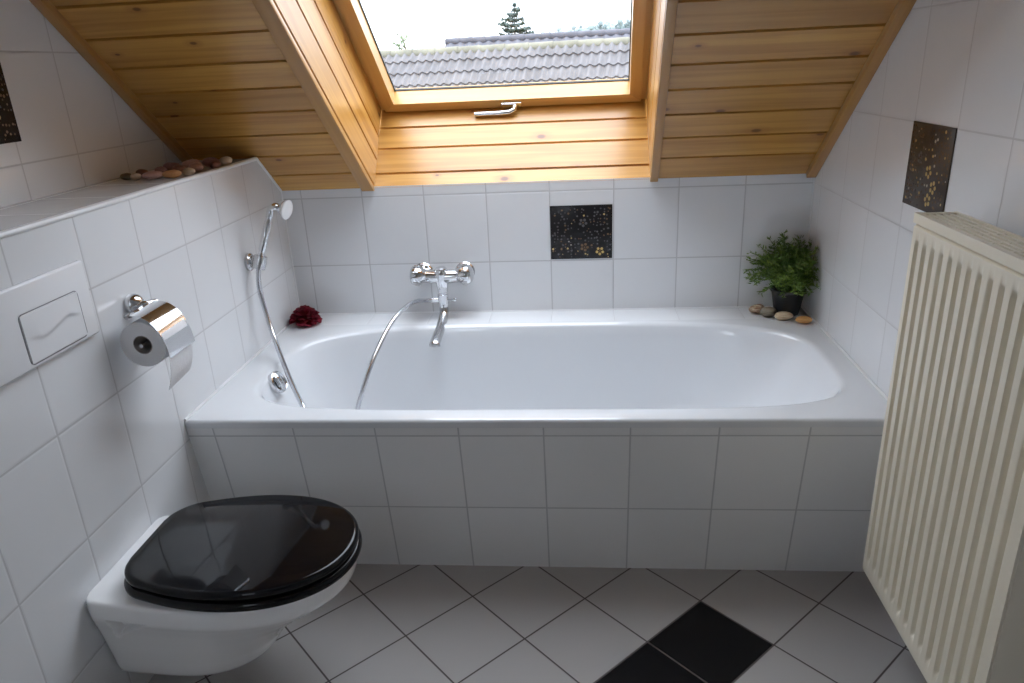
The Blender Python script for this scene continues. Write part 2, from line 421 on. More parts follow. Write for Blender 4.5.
# ---------------------------------------------------------------- roof window
def frame_ring(name, x0, x1, s0, s1, wd, n0, n1, mat, parent, wb=None, wt=None):
    """four mitred members with grain along each"""
    wb = wb or wd; wt = wt or wd; mb = MB()
    O = [(x0, s0), (x1, s0), (x1, s1), (x0, s1)]; I = [(x0 + wd, s0 + wb), (x1 - wd, s0 + wb), (x1 - wd, s1 - wt), (x0 + wd, s1 - wt)]
    for k in range(4):
        j = (k + 1) % 4
        def pt(q, n): return RP(q[0], q[1], n)
        board(mb, pt(O[k], n0), pt(O[j], n0), pt(I[j], n0), pt(I[k], n0))
        board(mb, pt(I[k], n0), pt(I[j], n0), pt(I[j], n1), pt(I[k], n1))
        board(mb, pt(O[j], n0), pt(O[k], n0), pt(O[k], n1), pt(O[j], n1))
        board(mb, pt(O[k], n1), pt(O[j], n1), pt(I[j], n1), pt(I[k], n1))
    o = mb.build(name, mat, parent, recalc=False)
    bm = bmesh.new(); bm.from_mesh(o.data); bmesh.ops.remove_doubles(bm, verts=bm.verts, dist=1e-5); bmesh.ops.recalc_face_normals(bm, faces=bm.faces)
    bm.to_mesh(o.data); bm.free(); o.data.set_sharp_from_angle(angle=math.radians(30))
    return o
win = struct(frame_ring('window_1', OX0 - .02, OX1 + .02, WS0 - .03, WS1 + .03, .0358, FR + .012, FR + .066, M['wood_sash'], None))
sash = frame_ring('sash', OX0 + .016, OX1 - .016, WS0 + .004, WS1 - .006, .0375, FR, FR + .062, M['wood_sash'], win, wb=.040)
gx0, gx1, gs0, gs1 = OX0 + .0535, OX1 - .0535, WS0 + .044, WS1 - .046
gasket = frame_ring('gasket', gx0 - .002, gx1 + .002, gs0 - .002, gs1 + .002, .005, FR + .052, FR + .058, M['gasket'], win)
mb = MB(); vs = [RP(x, s, n) for n in (FR + .053, FR + .057) for x, s in ((gx0 - .001, gs0 - .001), (gx1 + .001, gs0 - .001), (gx1 + .001, gs1), (gx0 - .001, gs1))]
mb.add(vs, [[0, 1, 2, 3], [7, 6, 5, 4], [0, 4, 5, 1], [1, 5, 6, 2], [2, 6, 7, 3], [3, 7, 4, 0]]); mb.build('glass_pane', M['glass'], win)
# lever handle on the bottom rail of the sash
hx, hs = .752, WS0 + .020
mb = MB()
def rbox(mb, x0, x1, s0, s1, n0, n1):
    vs = [RP(x, s, n) for x in (x0, x1) for s in (s0, s1) for n in (n0, n1)]
    mb.add(vs, [[0, 1, 3, 2], [4, 6, 7, 5], [0, 4, 5, 1], [2, 3, 7, 6], [0, 2, 6, 4], [1, 5, 7, 3]])
rbox(mb, hx - .032, hx + .036, hs - .012, hs + .012, FR - .007, FR + .0005)
hb = mb.build('handle_plate', M['chrome'], win, bevel=.003)
mb = MB(); mb.tube([RP(hx + .014, hs, FR - .004), RP(hx + .012, hs - .002, FR - .020), RP(hx - .004, hs - .004, FR - .027), RP(hx - .05, hs - .006, FR - .028), RP(hx - .120, hs - .006, FR - .028)], lambda t: (.0095 - .002 * t, .0075 - .0015 * t), 12)
mb.build('handle', M['chrome'], win)

# ================================================================== BATHTUB
def selp(cx, cy, a, b, nb, nf, N, z):
    out = []
    for k in range(N):
        t = 2 * pi * k / N; c, s = cos(t), sin(t); n = nb if s >= 0 else nf
        r = (abs(c) ** n + abs(s) ** n) ** (-1 / n)
        out.append((cx + a * c * r, cy + b * s * r, z))
    return out
tub = thing('bathtub', (W / 2, .35, .02), 'white built-in bathtub set between the tiled walls under the skylight', 'bathtub')
N = 160
x0, x1, y0, y1 = .0025, W - .0025, -.004, .6895
def rectloop(x0, x1, y0, y1, z, ref):
    cx, cy = .885, .362
    out = []
    for p in ref:
        dx, dy = p[0] - cx, p[1] - cy
        k = min([(v - cx) / dx for v in (x0, x1) if dx and (v - cx) / dx > 0] + [(v - cy) / dy for v in (y0, y1) if dy and (v - cy) / dy > 0])
        out.append([cx + dx * k, cy + dy * k, z])
    for c in ((x0, y0), (x1, y0), (x1, y1), (x0, y1)):
        j = min(range(len(out)), key=lambda i: (out[i][0] - c[0]) ** 2 + (out[i][1] - c[1]) ** 2); out[j][0], out[j][1] = c
    return [tuple(p) for p in out]
rim = lambda ins, z, k=1: selp(.864, .366, .770 - ins, .312 - ins * .9, 3.3, 5.0, N, z)
floorp = selp(.735, .395, .405, .205, 3, 3, N, 0)
ref = rim(0, H)
loops = [rectloop(x0, x1, y0 + .003, y1, .4512, ref), rectloop(x0, x1, y0, y1, .4530, ref), rectloop(x0, x1, y0, y1, .4650, ref)]
for k in range(1, 6):
    t = k / 5 * pi / 2; loops.append(rectloop(x0, x1, y0 + .008 * (1 - cos(t)), y1, .465 + .0082 * sin(t), ref))
loops.append(rim(-.012, H + .0002)); loops.append(rim(-.006, H - .0002))
R = .020
for k in range(1, 5):
    t = k / 5 * pi / 2 * .9; loops.append(rim(-.006 + R * sin(t), H - R * (1 - cos(t))))
r0 = rim(-.006 + R * sin(pi / 2 * .9), 0); zt = H - R * (1 - cos(pi / 2 * .9)); zb = .085
pr = [(.03, .06), (.07, .16), (.12, .28), (.18, .41), (.25, .54), (.33, .66), (.42, .77), (.52, .86), (.63, .925), (.75, .968), (.88, .99), (1, 1)]
for ins, zf in pr:
    loops.append([(a[0] + (b[0] - a[0]) * ins, a[1] + (b[1] - a[1]) * ins, zt + (zb - zt) * zf) for a, b in zip(r0, floorp)])
for s in (.7, .35): loops.append([(.735 + (p[0] - .735) * s, .395 + (p[1] - .395) * s, zb - .004 * (1 - s)) for p in floorp])
mb = MB(); mb.loft(loops, cap1=True); shell = mb.build('shell', M['enamel'], tub, sharp=50)
mb = MB(); ax = Vector((.90, -.12, .42)).normalized(); oc = Vector((.1215, .283, .4480))
mb.lathe([(.0, -.02), (.027, -.02), (.031, -.008), (.0325, .003), (.031, .007), (.0275, .0085), (.024, .006), (.0225, .003), (.012, .002), (.0, .002)], oc, ax, 36)
up_ = (Vector((0, 0, 1)) - ax * ax.z).normalized()
mb.tube([oc + up_ * .024 + ax * .004, oc + up_ * .012 + ax * .011, oc - up_ * .012 + ax * .011, oc - up_ * .024 + ax * .004], lambda t: (.009, .005), 12)
tag(mb.build('overflow_knob', M['chrome'], tub), 'chrome overflow knob')
mb = MB(); mb.lathe([(.0, 0), (.036, 0), (.036, .003), (.026, .004), (.024, .002), (.0, .003)], (.50, .39, zb - .003), (0, 0, 1), 28); tag(mb.build('drain', M['chrome'], tub), 'chrome drain')

# ================================================================== BATH MIXER
mx = thing('bath_mixer', (.508, D, .61), 'chrome two handle bath mixer on the tiled back wall above the bath', 'tap')
mzy = .752; mz = .616; MX = .5200
mb = MB()
mb.tube([(MX - .088, mzy, mz + .002), (MX - .05, mzy, mz), (MX, mzy - .002, mz - .002), (MX + .05, mzy, mz), (MX + .088, mzy, mz + .002)], lambda t: .0185 + .006 * abs(sin(pi * (t))) ** 2, 20)
mb.lathe([(.0, -.052), (.018, -.05), (.021, -.03), (.0235, -.005), (.0225, .012), (.017, .022), (.006, .0265), (0, .027)], (MX, mzy - .006, mz + .008), (0, -.12, 1), 24)
mb.lathe([(.017, 0), (.017, -.022), (.0155, -.024), (.0155, -.028), (.018, -.030), (.018, -.062), (.0150, -.066), (.0145, -.083), (.011, -.087), (0, -.088)], (MX, mzy - .004, mz - .030), (0, 0, 1), 24)
mb.build('body', M['chrome'], mx)
for sx in (-1, 1):
    mb = MB(); mb.lathe([(0, 0), (.033, 0), (.0335, -.004), (.029, -.010), (.017, -.013), (.0165, -.05), (.0, -.052)], (MX + sx * .070, D - .0005, mz), (0, 1, 0), 24)
    mb.build('wall_union', M['chrome'], mx)
for sx in (-1, 1):
    mb = MB(); mb.lathe([(0, -.010), (.021, -.010), (.024, -.003), (.029, .001), (.0315, .009), (.0320, .022), (.0300, .031), (.023, .0375), (.012, .0405), (.0, .0415)], (MX + sx * .064, mzy - .004, mz + .004), (sx, -.22, .12), 28)
    for k in range(10):
        t = 2 * pi * k / 10; dv = Vector((0, cos(t), sin(t))) * .0318; c_ = Vector((MX + sx * .080, mzy - .0075, mz + .006)) + dv; mb.tube([c_ - Vector((sx * .009, 0, 0)), c_ + Vector((sx * .008, -.002, .001))], .0022, 6)
    mb.build('handle', M['chrome'], mx)
mb = MB(); mb.tube([(MX + .014, mzy - .004, mz - .083), (MX + .036, mzy - .006, mz - .080)], .0032, 10); mb.lathe([(0, -.005), (.005, -.004), (.006, 0), (.005, .004), (0, .005)], (MX + .039, mzy - .006, mz - .0795), (1, 0, .1), 14)
mb.build('diverter', M['chrome'], mx)
mb = MB(); mb.tube(spline([(MX, mzy - .002, mz - .100), (MX + .001, mzy - .020, mz - .127), (MX - .001, mzy - .06, mz - .146), (MX - .003, mzy - .12, mz - .158), (MX - .004, .575, mz - .168), (MX - .004, .568, mz - .176)], 30), lambda t: (.0145 + .003 * t, .0135 - .004 * t), 20)
mb.build('spout', M['steel'], mx)
mb = MB(); mb.tube([(MX - .012, mzy - .004, mz - .080), (MX - .040, mzy - .006, mz - .080)], .0095, 16); mb.build('hose_outlet', M['chrome'], mx)

# ================================================================== HAND SHOWER + BRACKET
br = thing('shower_bracket', (0, .482, .745), 'small chrome shower holder on the left tiled wall, gripping the handset', 'shower holder')
mb = MB(); mb.lathe([(0, 0), (.026, 0), (.026, .008), (.022, .013), (.010, .016), (.010, .022), (0, .022)], (.0003, .486, .745), (1, 0, 0), 24); mb.build('rosette', M['steel'], br)
mb = MB()
hd = Vector((.047, .036, .157)).normalized(); hb0 = Vector((.043, .468, .748))
mb.tube([(.010, .486, .745), (.026, .480, .746), (.043, .468, .748)], .018, 16); mb.lathe([(.0118, -.020), (.0185, -.019), (.0200, .0), (.0185, .019), (.0118, .020)], hb0, hd, 20, cap=False)
mb.build('clamp', M['steel'], br)
hs_ = thing('hand_shower', tuple(hb0), 'chrome hand shower with white spray face and long metal hose hanging into the bath', 'shower')
mb = MB(); mb.lathe([(0, -.016), (.0085, -.016), (.0105, -.012), (.0108, .02), (.0085, .028), (.0085, .032), (.0105, .036), (.0105, .120), (.0085, .124), (.0085, .130), (.010, .133), (.0095, .160), (.007, .166), (0, .167)], hb0, hd, 20)
mb.build('handle', M['chrome'], hs_)
ht = hb0 + hd * .158; hn = Vector((.95, -.20, -.22)).normalized(); hc = Vector((.125, .508, .893))
mb = MB(); mb.tube(spline([ht, ht + Vector((.012, -.002, .006)), hc - hn * .020], 10), lambda t: .009 + .003 * t, 16)
mb.lathe([(0, -.024), (.010, -.022), (.017, -.012), (.024, -.002), (.0265, .003), (.0265, .007), (.0, .007)], hc, hn, 28); mb.build('head', M['chrome'], hs_)
mb = MB(); mb.lathe([(.0268, .003), (.0285, .006), (.0285, .010), (.024, .0125), (.012, .0115), (.0, .011)], hc, hn, 28); tag(mb.build('spray_face', M['plastic'], hs_), 'white round spray face')
hp = [hb0 - hd * .012, (.0365, .4615, .715), (.032, .461, .683), (.034, .4605, .640), (.047, .4495, .581), (.074, .414, .528), (.115, .348, .4945), (.170, .256, .4720), (.210, .1943, .4520), (.250, .139, .425),
 (.272, .125, .35), (.285, .150, .25), (.30, .20, .17),
      (.315, .245, .19), (.322, .275, .28), (.334, .300, .352), (.353, .335, .418), (.3736, .400, .480), (.400, .500, .537), (.4257, .600, .5590), (.447, .680, .554), (.462, .725, .541), (MX - .034, mzy - .006, mz - .080)]
mb = MB(); mb.tube(spline(hp, 240), .0068, 12); tag(mb.build('hose', M['chrome_hose'], hs_), 'flexible metal hose')

# ================================================================== FLUSH PLATE
fp = thing('flush_plate', (0, -.40, .86), 'large white flush plate with one wavy button on the left tiled half wall', 'flush plate')
mb = MB(); mb.box(.0003, .0125, -.575, -.230, .788, .937); mb.build('plate', M['plastic'], fp, bevel=.005, bseg=3)
by0, by1, bz0, bz1 = -.4255, -.2700, .797, .886
def rrect(y0, y1, z0, z1, r, x, n=6):
    out = []
    for (cy, cz, a0) in ((y1 - r, z1 - r, 0), (y0 + r, z1 - r, 90), (y0 + r, z0 + r, 180), (y1 - r, z0 + r, 270)):
        for k in range(n + 1):
            t = math.radians(a0 + 90 * k / n); out.append((x, cy + r * cos(t), cz + r * sin(t)))
    return out
mb = MB(); mb.loft([rrect(by0 - .002, by1 + .002, bz0 - .002, bz1 + .002, .010, .0126), rrect(by0 - .002, by1 + .002, bz0 - .002, bz1 + .002, .010, .0130), rrect(by0, by1, bz0, bz1, .009, .0130), rrect(by0, by1, bz0, bz1, .009, .0126)])
mb.build('button_gap', pbr('grey_seam', (.22, .22, .24), .6), fp)
mb = MB(); ny, nz = 44, 36; vs = []; fs = []
for i in range(ny + 1):
    for j in range(nz + 1):
        a = i / ny; b = j / nz; y = by0 + .0015 + (by1 - by0 - .003) * a; z = bz0 + .0015 + (bz1 - bz0 - .003) * b
        wav = .52 - .09 * sin(2 * pi * (a - .02)) * min(1, 4 * a, 4 * (1 - a)) ; dd = (b - wav)
        fade = min(1, 5 * a, 5 * (1 - a))
        x = .0142 + (.0042 * fade / (1 + math.exp(min(60, -46 * dd))) * max(0, min(1, (1 - b) / max(1 - wav, .01))) ** 1.2)
        vs.append((x, y, z))
for i in range(ny):
    for j in range(nz): a = i * (nz + 1) + j; fs.append([a, a + nz + 1, a + nz + 2, a + 1])
bd = [i * (nz + 1) for i in range(ny + 1)] + [ny * (nz + 1) + j for j in range(1, nz + 1)] + [i * (nz + 1) + nz for i in range(ny - 1, -1, -1)] + [j for j in range(nz - 1, 0, -1)]
o = len(vs); vs += [(.0120, vs[k][1], vs[k][2]) for k in bd]
for i in range(len(bd)): j = (i + 1) % len(bd); fs.append([bd[i], bd[j], o + j, o + i])
mb.add(vs, fs); mb.build('button', M['plastic'], fp, sharp=60)

# ================================================================== PAPER HOLDER + ROLL
ph = thing('toilet_paper_holder', (0, -.100, .805), 'chrome toilet paper holder with curved lid on the left tiled wall', 'paper holder')
rc = Vector((.064, 0, .742)); ry0, ry1, rr = -.186, -.090, .049
mb = MB(); mb.lathe([(0, 0), (.022, 0), (.023, .005), (.0225, .012), (.019, .020), (.012, .026), (0, .028)], (.0003, -.1005, .805), (1, 0, 0), 28); mb.build('rosette', M['chrome'], ph)
mb = MB(); mb.tube(spline([(.012, -.1005, .805), (.026, -.098, .804), (.036, -.088, .802), (.040, -.070, .800)], 14), .0075, 12)
mb.tube([(.040, -.182, .8005), (.040, -.066, .8005)], .0052, 10)
mb.tube(spline([(.040, -.078, .800), (.050, -.0735, .778), (.064, -.078, .748), (.064, -.092, .743)], 14), .0042, 10); mb.tube([(.064, -.078, .742), (.064, ry0 - .006, .742)], .0042, 10)
mb.build('arm', M['chrome'], ph)
cv = spline([(.038, 0, .8045), (.052, 0, .8065), (.072, 0, .803), (.090, 0, .792), (.104, 0, .774), (.113, 0, .752), (.1175, 0, .730), (.1195, 0, .712)], 24)
mb = MB(); th_ = .0016; L = []
for i, p in enumerate(cv):
    t = (cv[min(i + 1, 24)] - cv[max(i - 1, 0)]).normalized(); nn = Vector((t.z, 0, -t.x)); a = p; b = p + nn * th_
    L.append([(a.x, ry0 - .002, a.z), (b.x, ry0 - .002, b.z), (b.x, ry1 + .006, b.z), (a.x, ry1 + .006, a.z)])
mb.loft(L, cap0=True, cap1=True); mb.build('lid', M['chrome'], ph)
tr = thing('toilet_roll', (rc.x, (ry0 + ry1) / 2, rc.z), 'white toilet roll with a loose sheet hanging under the chrome lid', 'toilet paper')
mb = MB(); c0 = Vector((rc.x, ry0, rc.z)); ln = ry1 - ry0
mb.lathe([(.0205, 0), (rr - .001, 0), (rr, .001), (rr, ln - .001), (rr - .001, ln), (.0205, ln)], c0, (0, 1, 0), 48, cap=False); mb.build('paper', M['paper'], tr)
mb = MB(); mb.lathe([(.0205, 0.0002), (.0205, ln - .0002), (.0190, ln - .0002), (.0190, .0002), (.0205, .0002)], c0, (0, 1, 0), 32, cap=False); tag(mb.build('core', M['card'], tr), 'grey cardboard core')
mb = MB(); pf = spline([(rc.x + .030, 0, rc.z + .0405), (rc.x + .0455, 0, rc.z + .021), (rc.x + .0505, 0, rc.z), (rc.x + .0515, 0, rc.z - .025), (rc.x + .0495, 0, rc.z - .052), (rc.x + .044, 0, rc.z - .078), (rc.x + .034, 0, rc.z - .104)], 26)
L = []
for i, p in enumerate(pf):
    k = i / 26
    L.append([(p.x + a, ry0 + .001 + (ry1 - ry0 - .002) * s, p.z + .008 * k * k * s) for s, a in [(j / 10, 0) for j in range(11)] + [(j / 10, -.0006) for j in range(10, -1, -1)]])
mb.loft(L, cap0=True, cap1=True); mb.build('sheet', M['paper'], tr)

# ================================================================== TOILET
TY = -.318
def dshape(x0, x1, w, wb, z, xc=None, nf=2.15, cr=0., na=56, nb=40, cy=TY):
    """egg/D outline: straight back at x0 (half width wb), widest w at xc, round front at x1"""
    xc = xc if xc is not None else x0 + (x1 - x0) * .50
    pts = []
    for i in range(na):
        t = i / na; x = x0 + (xc - x0) * t
        hw = wb + (w - wb) * sin(t * pi / 2) ** 1.0
        if cr and (x - x0) < cr: hw -= cr * (1 - sqrt(max(0, 1 - (1 - (x - x0) / cr) ** 2)))
        pts.append((x, hw))
    for i in range(nb + 1):
        t = i / nb * pi / 2; c, s = sin(t) ** (2 / nf), cos(t) ** (2 / nf) if i < nb else 0
        pts.append((xc + (x1 - xc) * c, w * s))
    out = [(x, cy - h, z) for x, h in pts] + [(x, cy + h, z) for x, h in pts[-2::-1]]
    return out
wc = thing('toilet', (0, TY, .2), 'white wall-hung toilet with glossy black seat and lid on the left wall', 'toilet')
keys = [(.3180, .486, .158, .133), (.3175, .492, .165, .140), (.3145, .497, .169, .144), (.308, .499, .1705, .145), (.290, .497, .170, .145), (.276, .491, .168, .144), (.262, .476, .162, .141), (.238, .440, .152, .135), (.210, .397, .143, .129), (.182, .362, .136, .124), (.155, .336, .130, .119), (.130, .319, .125, .115), (.112, .307, .119, .109), (.101, .294, .109, .101), (.095, .270, .092, .088)]
L = []
for i in range(len(keys) - 1):
    for k in range(8):
        t = k / 8; a, b = keys[max(i - 1, 0)], keys[i]; c, d = keys[i + 1], keys[min(i + 2, len(keys) - 1)]
        L.append([(.5 * (2 * b[j] + (c[j] - a[j]) * t + (2 * a[j] - 5 * b[j] + 4 * c[j] - d[j]) * t * t + (3 * b[j] - a[j] - 3 * c[j] + d[j]) * t ** 3)) for j in range(4)])
L.append(list(keys[-1])); loops = []
for z, xx, w, wb in L:
    lp = dshape(0.0005, xx, w, wb, z, cr=.016 if z > .1 else 0); o2 = []
    for (x, y, zz) in lp:
        # triangular fixing recess on both flanks near the wall
        u = (x - .046) / .085; v = (.279 - zz) / .055
        inside = min(u, v * 1.3, (1 - u - v) * .9)
        if inside > 0:
            k_ = min(1, inside / .09); k_ = k_ * k_ * (3 - 2 * k_); y += (1 if y < TY else -1) * .022 * k_
        o2.append((x, y, zz))
    loops.append(o2)
mb = MB(); mb.loft(loops, cap1=True)
# deck with the rim and bowl
inn = dshape(.105, .476, .138, .075, .3180, cr=.05); mb.loft([loops[0], inn])
bowl = [inn]
for k in range(1, 9):
    t = k / 8; bowl.append([(.27 + (p[0] - .27) * (1 - .62 * t ** 1.5), TY + (p[1] - TY) * (1 - .6 * t ** 1.5),   .318 - .105 * sin(t * pi / 2)) for p in inn])
mb.loft(bowl, cap1=True)
mb.build('bowl', M['ceramic'], wc, sharp=55)
def slab(x0, x1, w, wb, z0, z1, r, cr, dome=0., hole=None):
    mb = MB(); L = []
    for k in range(7):
        t = k / 6 * pi / 2; i = r * (1 - sin(t)); L.append(dshape(x0 + i, x1 - i, w - i, wb - i, z0 + r * (1 - cos(t)), cr=cr))
    for k in range(7):
        t = k / 6 * pi / 2; i = r * (1 - cos(t)); L.append(dshape(x0 + i, x1 - i, w - i, wb - i, z1 - r + r * sin(t), cr=cr))
    for k in range(1, 6):
        i = r + .004 + (w * .9 - r) * (k / 6) ** 1.0
        base = L[13]; cx = (x0 + x1) / 2; s = 1 - k / 6
        L.append([(cx + (p[0] - cx) * s, TY + (p[1] - TY) * s, z1 + dome * (1 - s * s)) for p in base])
    mb.loft(L, cap0=True, cap1=True); return mb
slab(.056, .5110, .1740, .125, .3185, .3400, .0095, .055).build('seat', M['black_gloss'], wc, sharp=60)
lid = slab(.060, .5070, .170, .121, .3412, .3620, .0090, .055, .0045).build('lid', M['black_gloss'], wc, sharp=60)

# ================================================================== RADIATOR
rx, rb_, yA, yB, z0r, z1r = 1.580, 1.652, -.150, -.617, .177, .967
rad = thing('radiator', (W, (yA + yB) / 2, z0r), 'tall cream ribbed panel radiator with top grille on the right wall', 'radiator')
def gwave(y):
    ph = (y + .171) / .0317; k = round(ph)
    if k > 0 or k < -13: return 0
    d = abs(ph - k) * .0317
    return max(0, min(1, (.0077 - d) / .0048))
ys = [yA]
y = yA
while y > yB + 1e-6: y = max(yB, y - .00165); ys.append(y)
zs = [z0r + .014, z0r + .030, z0r + .038, z0r + .044, z0r + .050, z0r + .06, z0r + .2, z0r + .4, z0r + .6, z1r - .075, z1r - .066, z1r - .060, z1r - .054, z1r - .046, z1r - .030, z1r - .026]
def zwin(z): return max(0, min(1, (z - (z0r + .036)) / .016)) * max(0, min(1, ((z1r - .044) - z) / .016))
vs = []; fs = []
for z in zs:
    for y in ys: vs.append((rx + .0105 * gwave(y) * zwin(z), y, z))
n = len(ys)
for i in range(len(zs) - 1):
    for j in range(n - 1): fs.append([i * n + j, i * n + j + 1, (i + 1) * n + j + 1, (i + 1) * n + j])
mb = MB(); mb.add(vs, fs)
# lipped edges folding back
top_lip = [(rx, z1r - .026), (rx + .0015, z1r - .024), (rx + .0060, z1r - .0225), (rx + .0060, z1r - .018)]
L = [[(a, yA, b), (a, yB, b)] for a, b in top_lip]; mb.loft(L, closed=False)
L = [[(a, yA, b), (a, yB, b)] for a, b in ((rx, z0r + .014), (rx + .0015, z0r + .003), (rx + .006, z0r), (rx + .014, z0r))]; mb.loft(L, closed=False)
for yy in (yA, yB): mb.quad((rx, yy, z0r + .014), (rx, yy, z1r - .026), (rx + .012, yy, z1r - .024), (rx + .012, yy, z0r + .003))
mb.build('front_panel', M['radiator'], rad, recalc=True, sharp=40)
# top cover: outer rim with long slats and cross ties
mb = MB()
mb.box(rx - .002, rx + .008, yB - .001, yA + .001, z1r - .018, z1r); mb.box(rb_ - .006, rb_, yB - .001, yA + .001, z1r - .018, z1r)
mb.box(rx + .008, rb_ - .006, yA - .012, yA + .001, z1r - .018, z1r - .0006); mb.box(rx + .008, rb_ - .006, yB - .001, yB + .012, z1r - .018, z1r - .0006)
for k in range(4):
    xx = rx + .0195 + k * .0122; mb.box(xx - .0022, xx + .0022, yB + .010, yA - .010, z1r - .012, z1r - .0012)
for k in range(1, 8):
    yy = yA - .058 * k; mb.box(rx + .006, rb_ - .004, yy - .0030, yy + .0030, z1r - .013, z1r - .0020)
mb.build('top_grille', M['radiator'], rad, sharp=30)
for yy, s in ((yA, 1), (yB, -1)):
    mb = MB(); y_ = sorted((yy + s * .0015, yy - s * .0005)); mb.box(rx + .004, rb_ - .001, y_[0], y_[1], z0r + .004, z1r - .018); mb.build('side_cover', M['radiator'], rad, bevel=.0005)
mb = MB(); mb.box(rb_ - .010, rb_ - .001, yB + .002, yA - .002, z0r + .004, z1r - .02)
for k in range(27):
    yy = yA - .017 - k * .0165; mb.box(rx + .018, rb_ - .012, yy - .0008, yy + .0008, z0r + .05, z1r - .045)
mb.box(rx + .013, rx + .017, yB + .002, yA - .002, z0r + .004, z1r - .045)
mb.build('convector', M['radiator_shade'], rad)
for yy in (yA - .09, yB + .09):
    mb = MB(); mb.box(rb_ - .001, W - .0003, yy - .016, yy + .016, z0r + .10, z1r - .03); mb.build('wall_bracket', M['radiator'], rad)

# ================================================================== ACCENT TILES
def accent(name, origin, eu, ev, en, w, h, base, mode, seed, label):
    rnd = random.Random(seed); o = Vector(origin); eu, ev, en = Vector(eu), Vector(ev), Vector(en); mb = MB()
    P = lambda u, v, d: o + eu * u + ev * v + en * d
    b = .0015
    mb.loft([[P(0, 0, .0002), P(w, 0, .0002), P(w, h, .0002), P(0, h, .0002)], [P(0, 0, .0022), P(w, 0, .0022), P(w, h, .0022), P(0, h, .0022)], [P(b, b, .003), P(w - b, b, .003), P(w - b, h - b, .003), P(b, h - b, .003)]], cap0=True, cap1=True)
    n = 19; st = w / n
    def dot(u, v, r, mat, sq=False, d=.0033):
        k = 4 if sq else 8; a0 = rnd.random()
        if not (r + .003 < u < w - r - .003 and r + .003 < v < h - r - .003): return
        ring = [P(u + r * cos(a0 + 2 * pi * i / k), v + r * sin(a0 + 2 * pi * i / k), d) for i in range(k)]
        r2 = [P(u + r * cos(a0 + 2 * pi * i / k), v + r * sin(a0 + 2 * pi * i / k), .0028) for i in range(k)]
        mb.loft([r2, ring], mat, cap1=True)
    flowers = [(.80, .14, 1.), (.55, .22, .55), (.53, .68, .4)] if mode == 0 else [(.70, .30, 1.), (.55, .46, .9), (.62, .14, .8), (.3, .6, .5)]
    for (fu, fv, q_) in flowers:
        m = 3 if q_ > .7 else (2 if q_ > .5 else 1)
        for k in range(5): dot(fu * w + .0098 * cos(k * pi / 2.5 + fu * 9), fv * h + .0098 * sin(k * pi / 2.5 + fu * 9), .0046, m)
        dot(fu * w, fv * h, .0028, 2)
    for i in range(n):
        for j in range(int(h / st)):
            u = (i + .5 + rnd.uniform(-.3, .3)) * st; v = (j + .5 + rnd.uniform(-.3, .3)) * st
            if any((u - a * w) ** 2 + (v - c * h) ** 2 < .021 ** 2 for a, c, _ in flowers): continue
            g = 1 - v / h; x = rnd.random()
            if mode == 0: mat = (3 if x < .10 + .25 * max(0, g - .55) else 4 if x < .05 + .42 * max(0, g - .55) * 2 else 1 if x < .8 else 2)
            else: mat = 3 if x < .10 else 4 if x < .16 else 2 if x < .75 else 1
            if rnd.random() < (.72 if mode else .62): dot(u, v, rnd.uniform(.0018, .0036), mat, rnd.random() < .35)
    ob = mb.build(name, [base, M['fleck_grey'], M['fleck_brown'], M['fleck_gold'], M['fleck_pale']], None, loc=origin)
    return tag(ob, label, 'tile')
accent('accent_tile', (.8775, D, .6500), (1, 0, 0), (0, 0, 1), (0, -1, 0), .1985, .1745, M['tile_black'], 0, 3, 'black accent tile with gold flecks on the back wall above the bath')
accent('accent_tile', (W, .1685, .9260), (0, -1, 0), (0, 0, 1), (-1, 0, 0), .1885, .1740, M['tile_brown'], 1, 5, 'brown accent tile with gold flecks on the right wall above the radiator')
accent('accent_tile', (XL, -.1935, 1.1450), (0, 1, 0), (0, 0, 1), (1, 0, 0), .1890, .1740, M['tile_black'], 1, 9, 'dark accent tile on the left wall above the tiled shelf, cut by the photo edge')

# ================================================================== POTTED PLANT
pc = Vector((1.622, .735, H)); pl = thing('potted_plant', tuple(pc), 'bushy green artificial plant in a black pot in the right corner of the bath ledge', 'plant')
mb = MB(); L = []
for r, z in ((.0, .0), (.034, 0), (.037, .002), (.049, .070), (.053, .074), (.0545, .084), (.050, .085), (.048, .076), (.0, .074)):
    L.append([(pc.x + r * cos(t) * (1 - .05 * cos(4 * t) ** 2), pc.y + r * sin(t) * (1 - .05 * cos(4 * t) ** 2), pc.z + z) for t in [2 * pi * k / 36 for k in range(36)]])
mb.loft(L, cap0=True, cap1=True); mb.build('pot', M['pot'], pl)
mb = MB(); mb.lathe([(.0, .0805), (.041, .0775), (.041, .070)], pc, (0, 0, 1), 24); mb.build('soil', M['soil'], pl)
rnd = random.Random(11); stm = MB(); lf = MB()
top_ = pc + Vector((0, 0, .078))
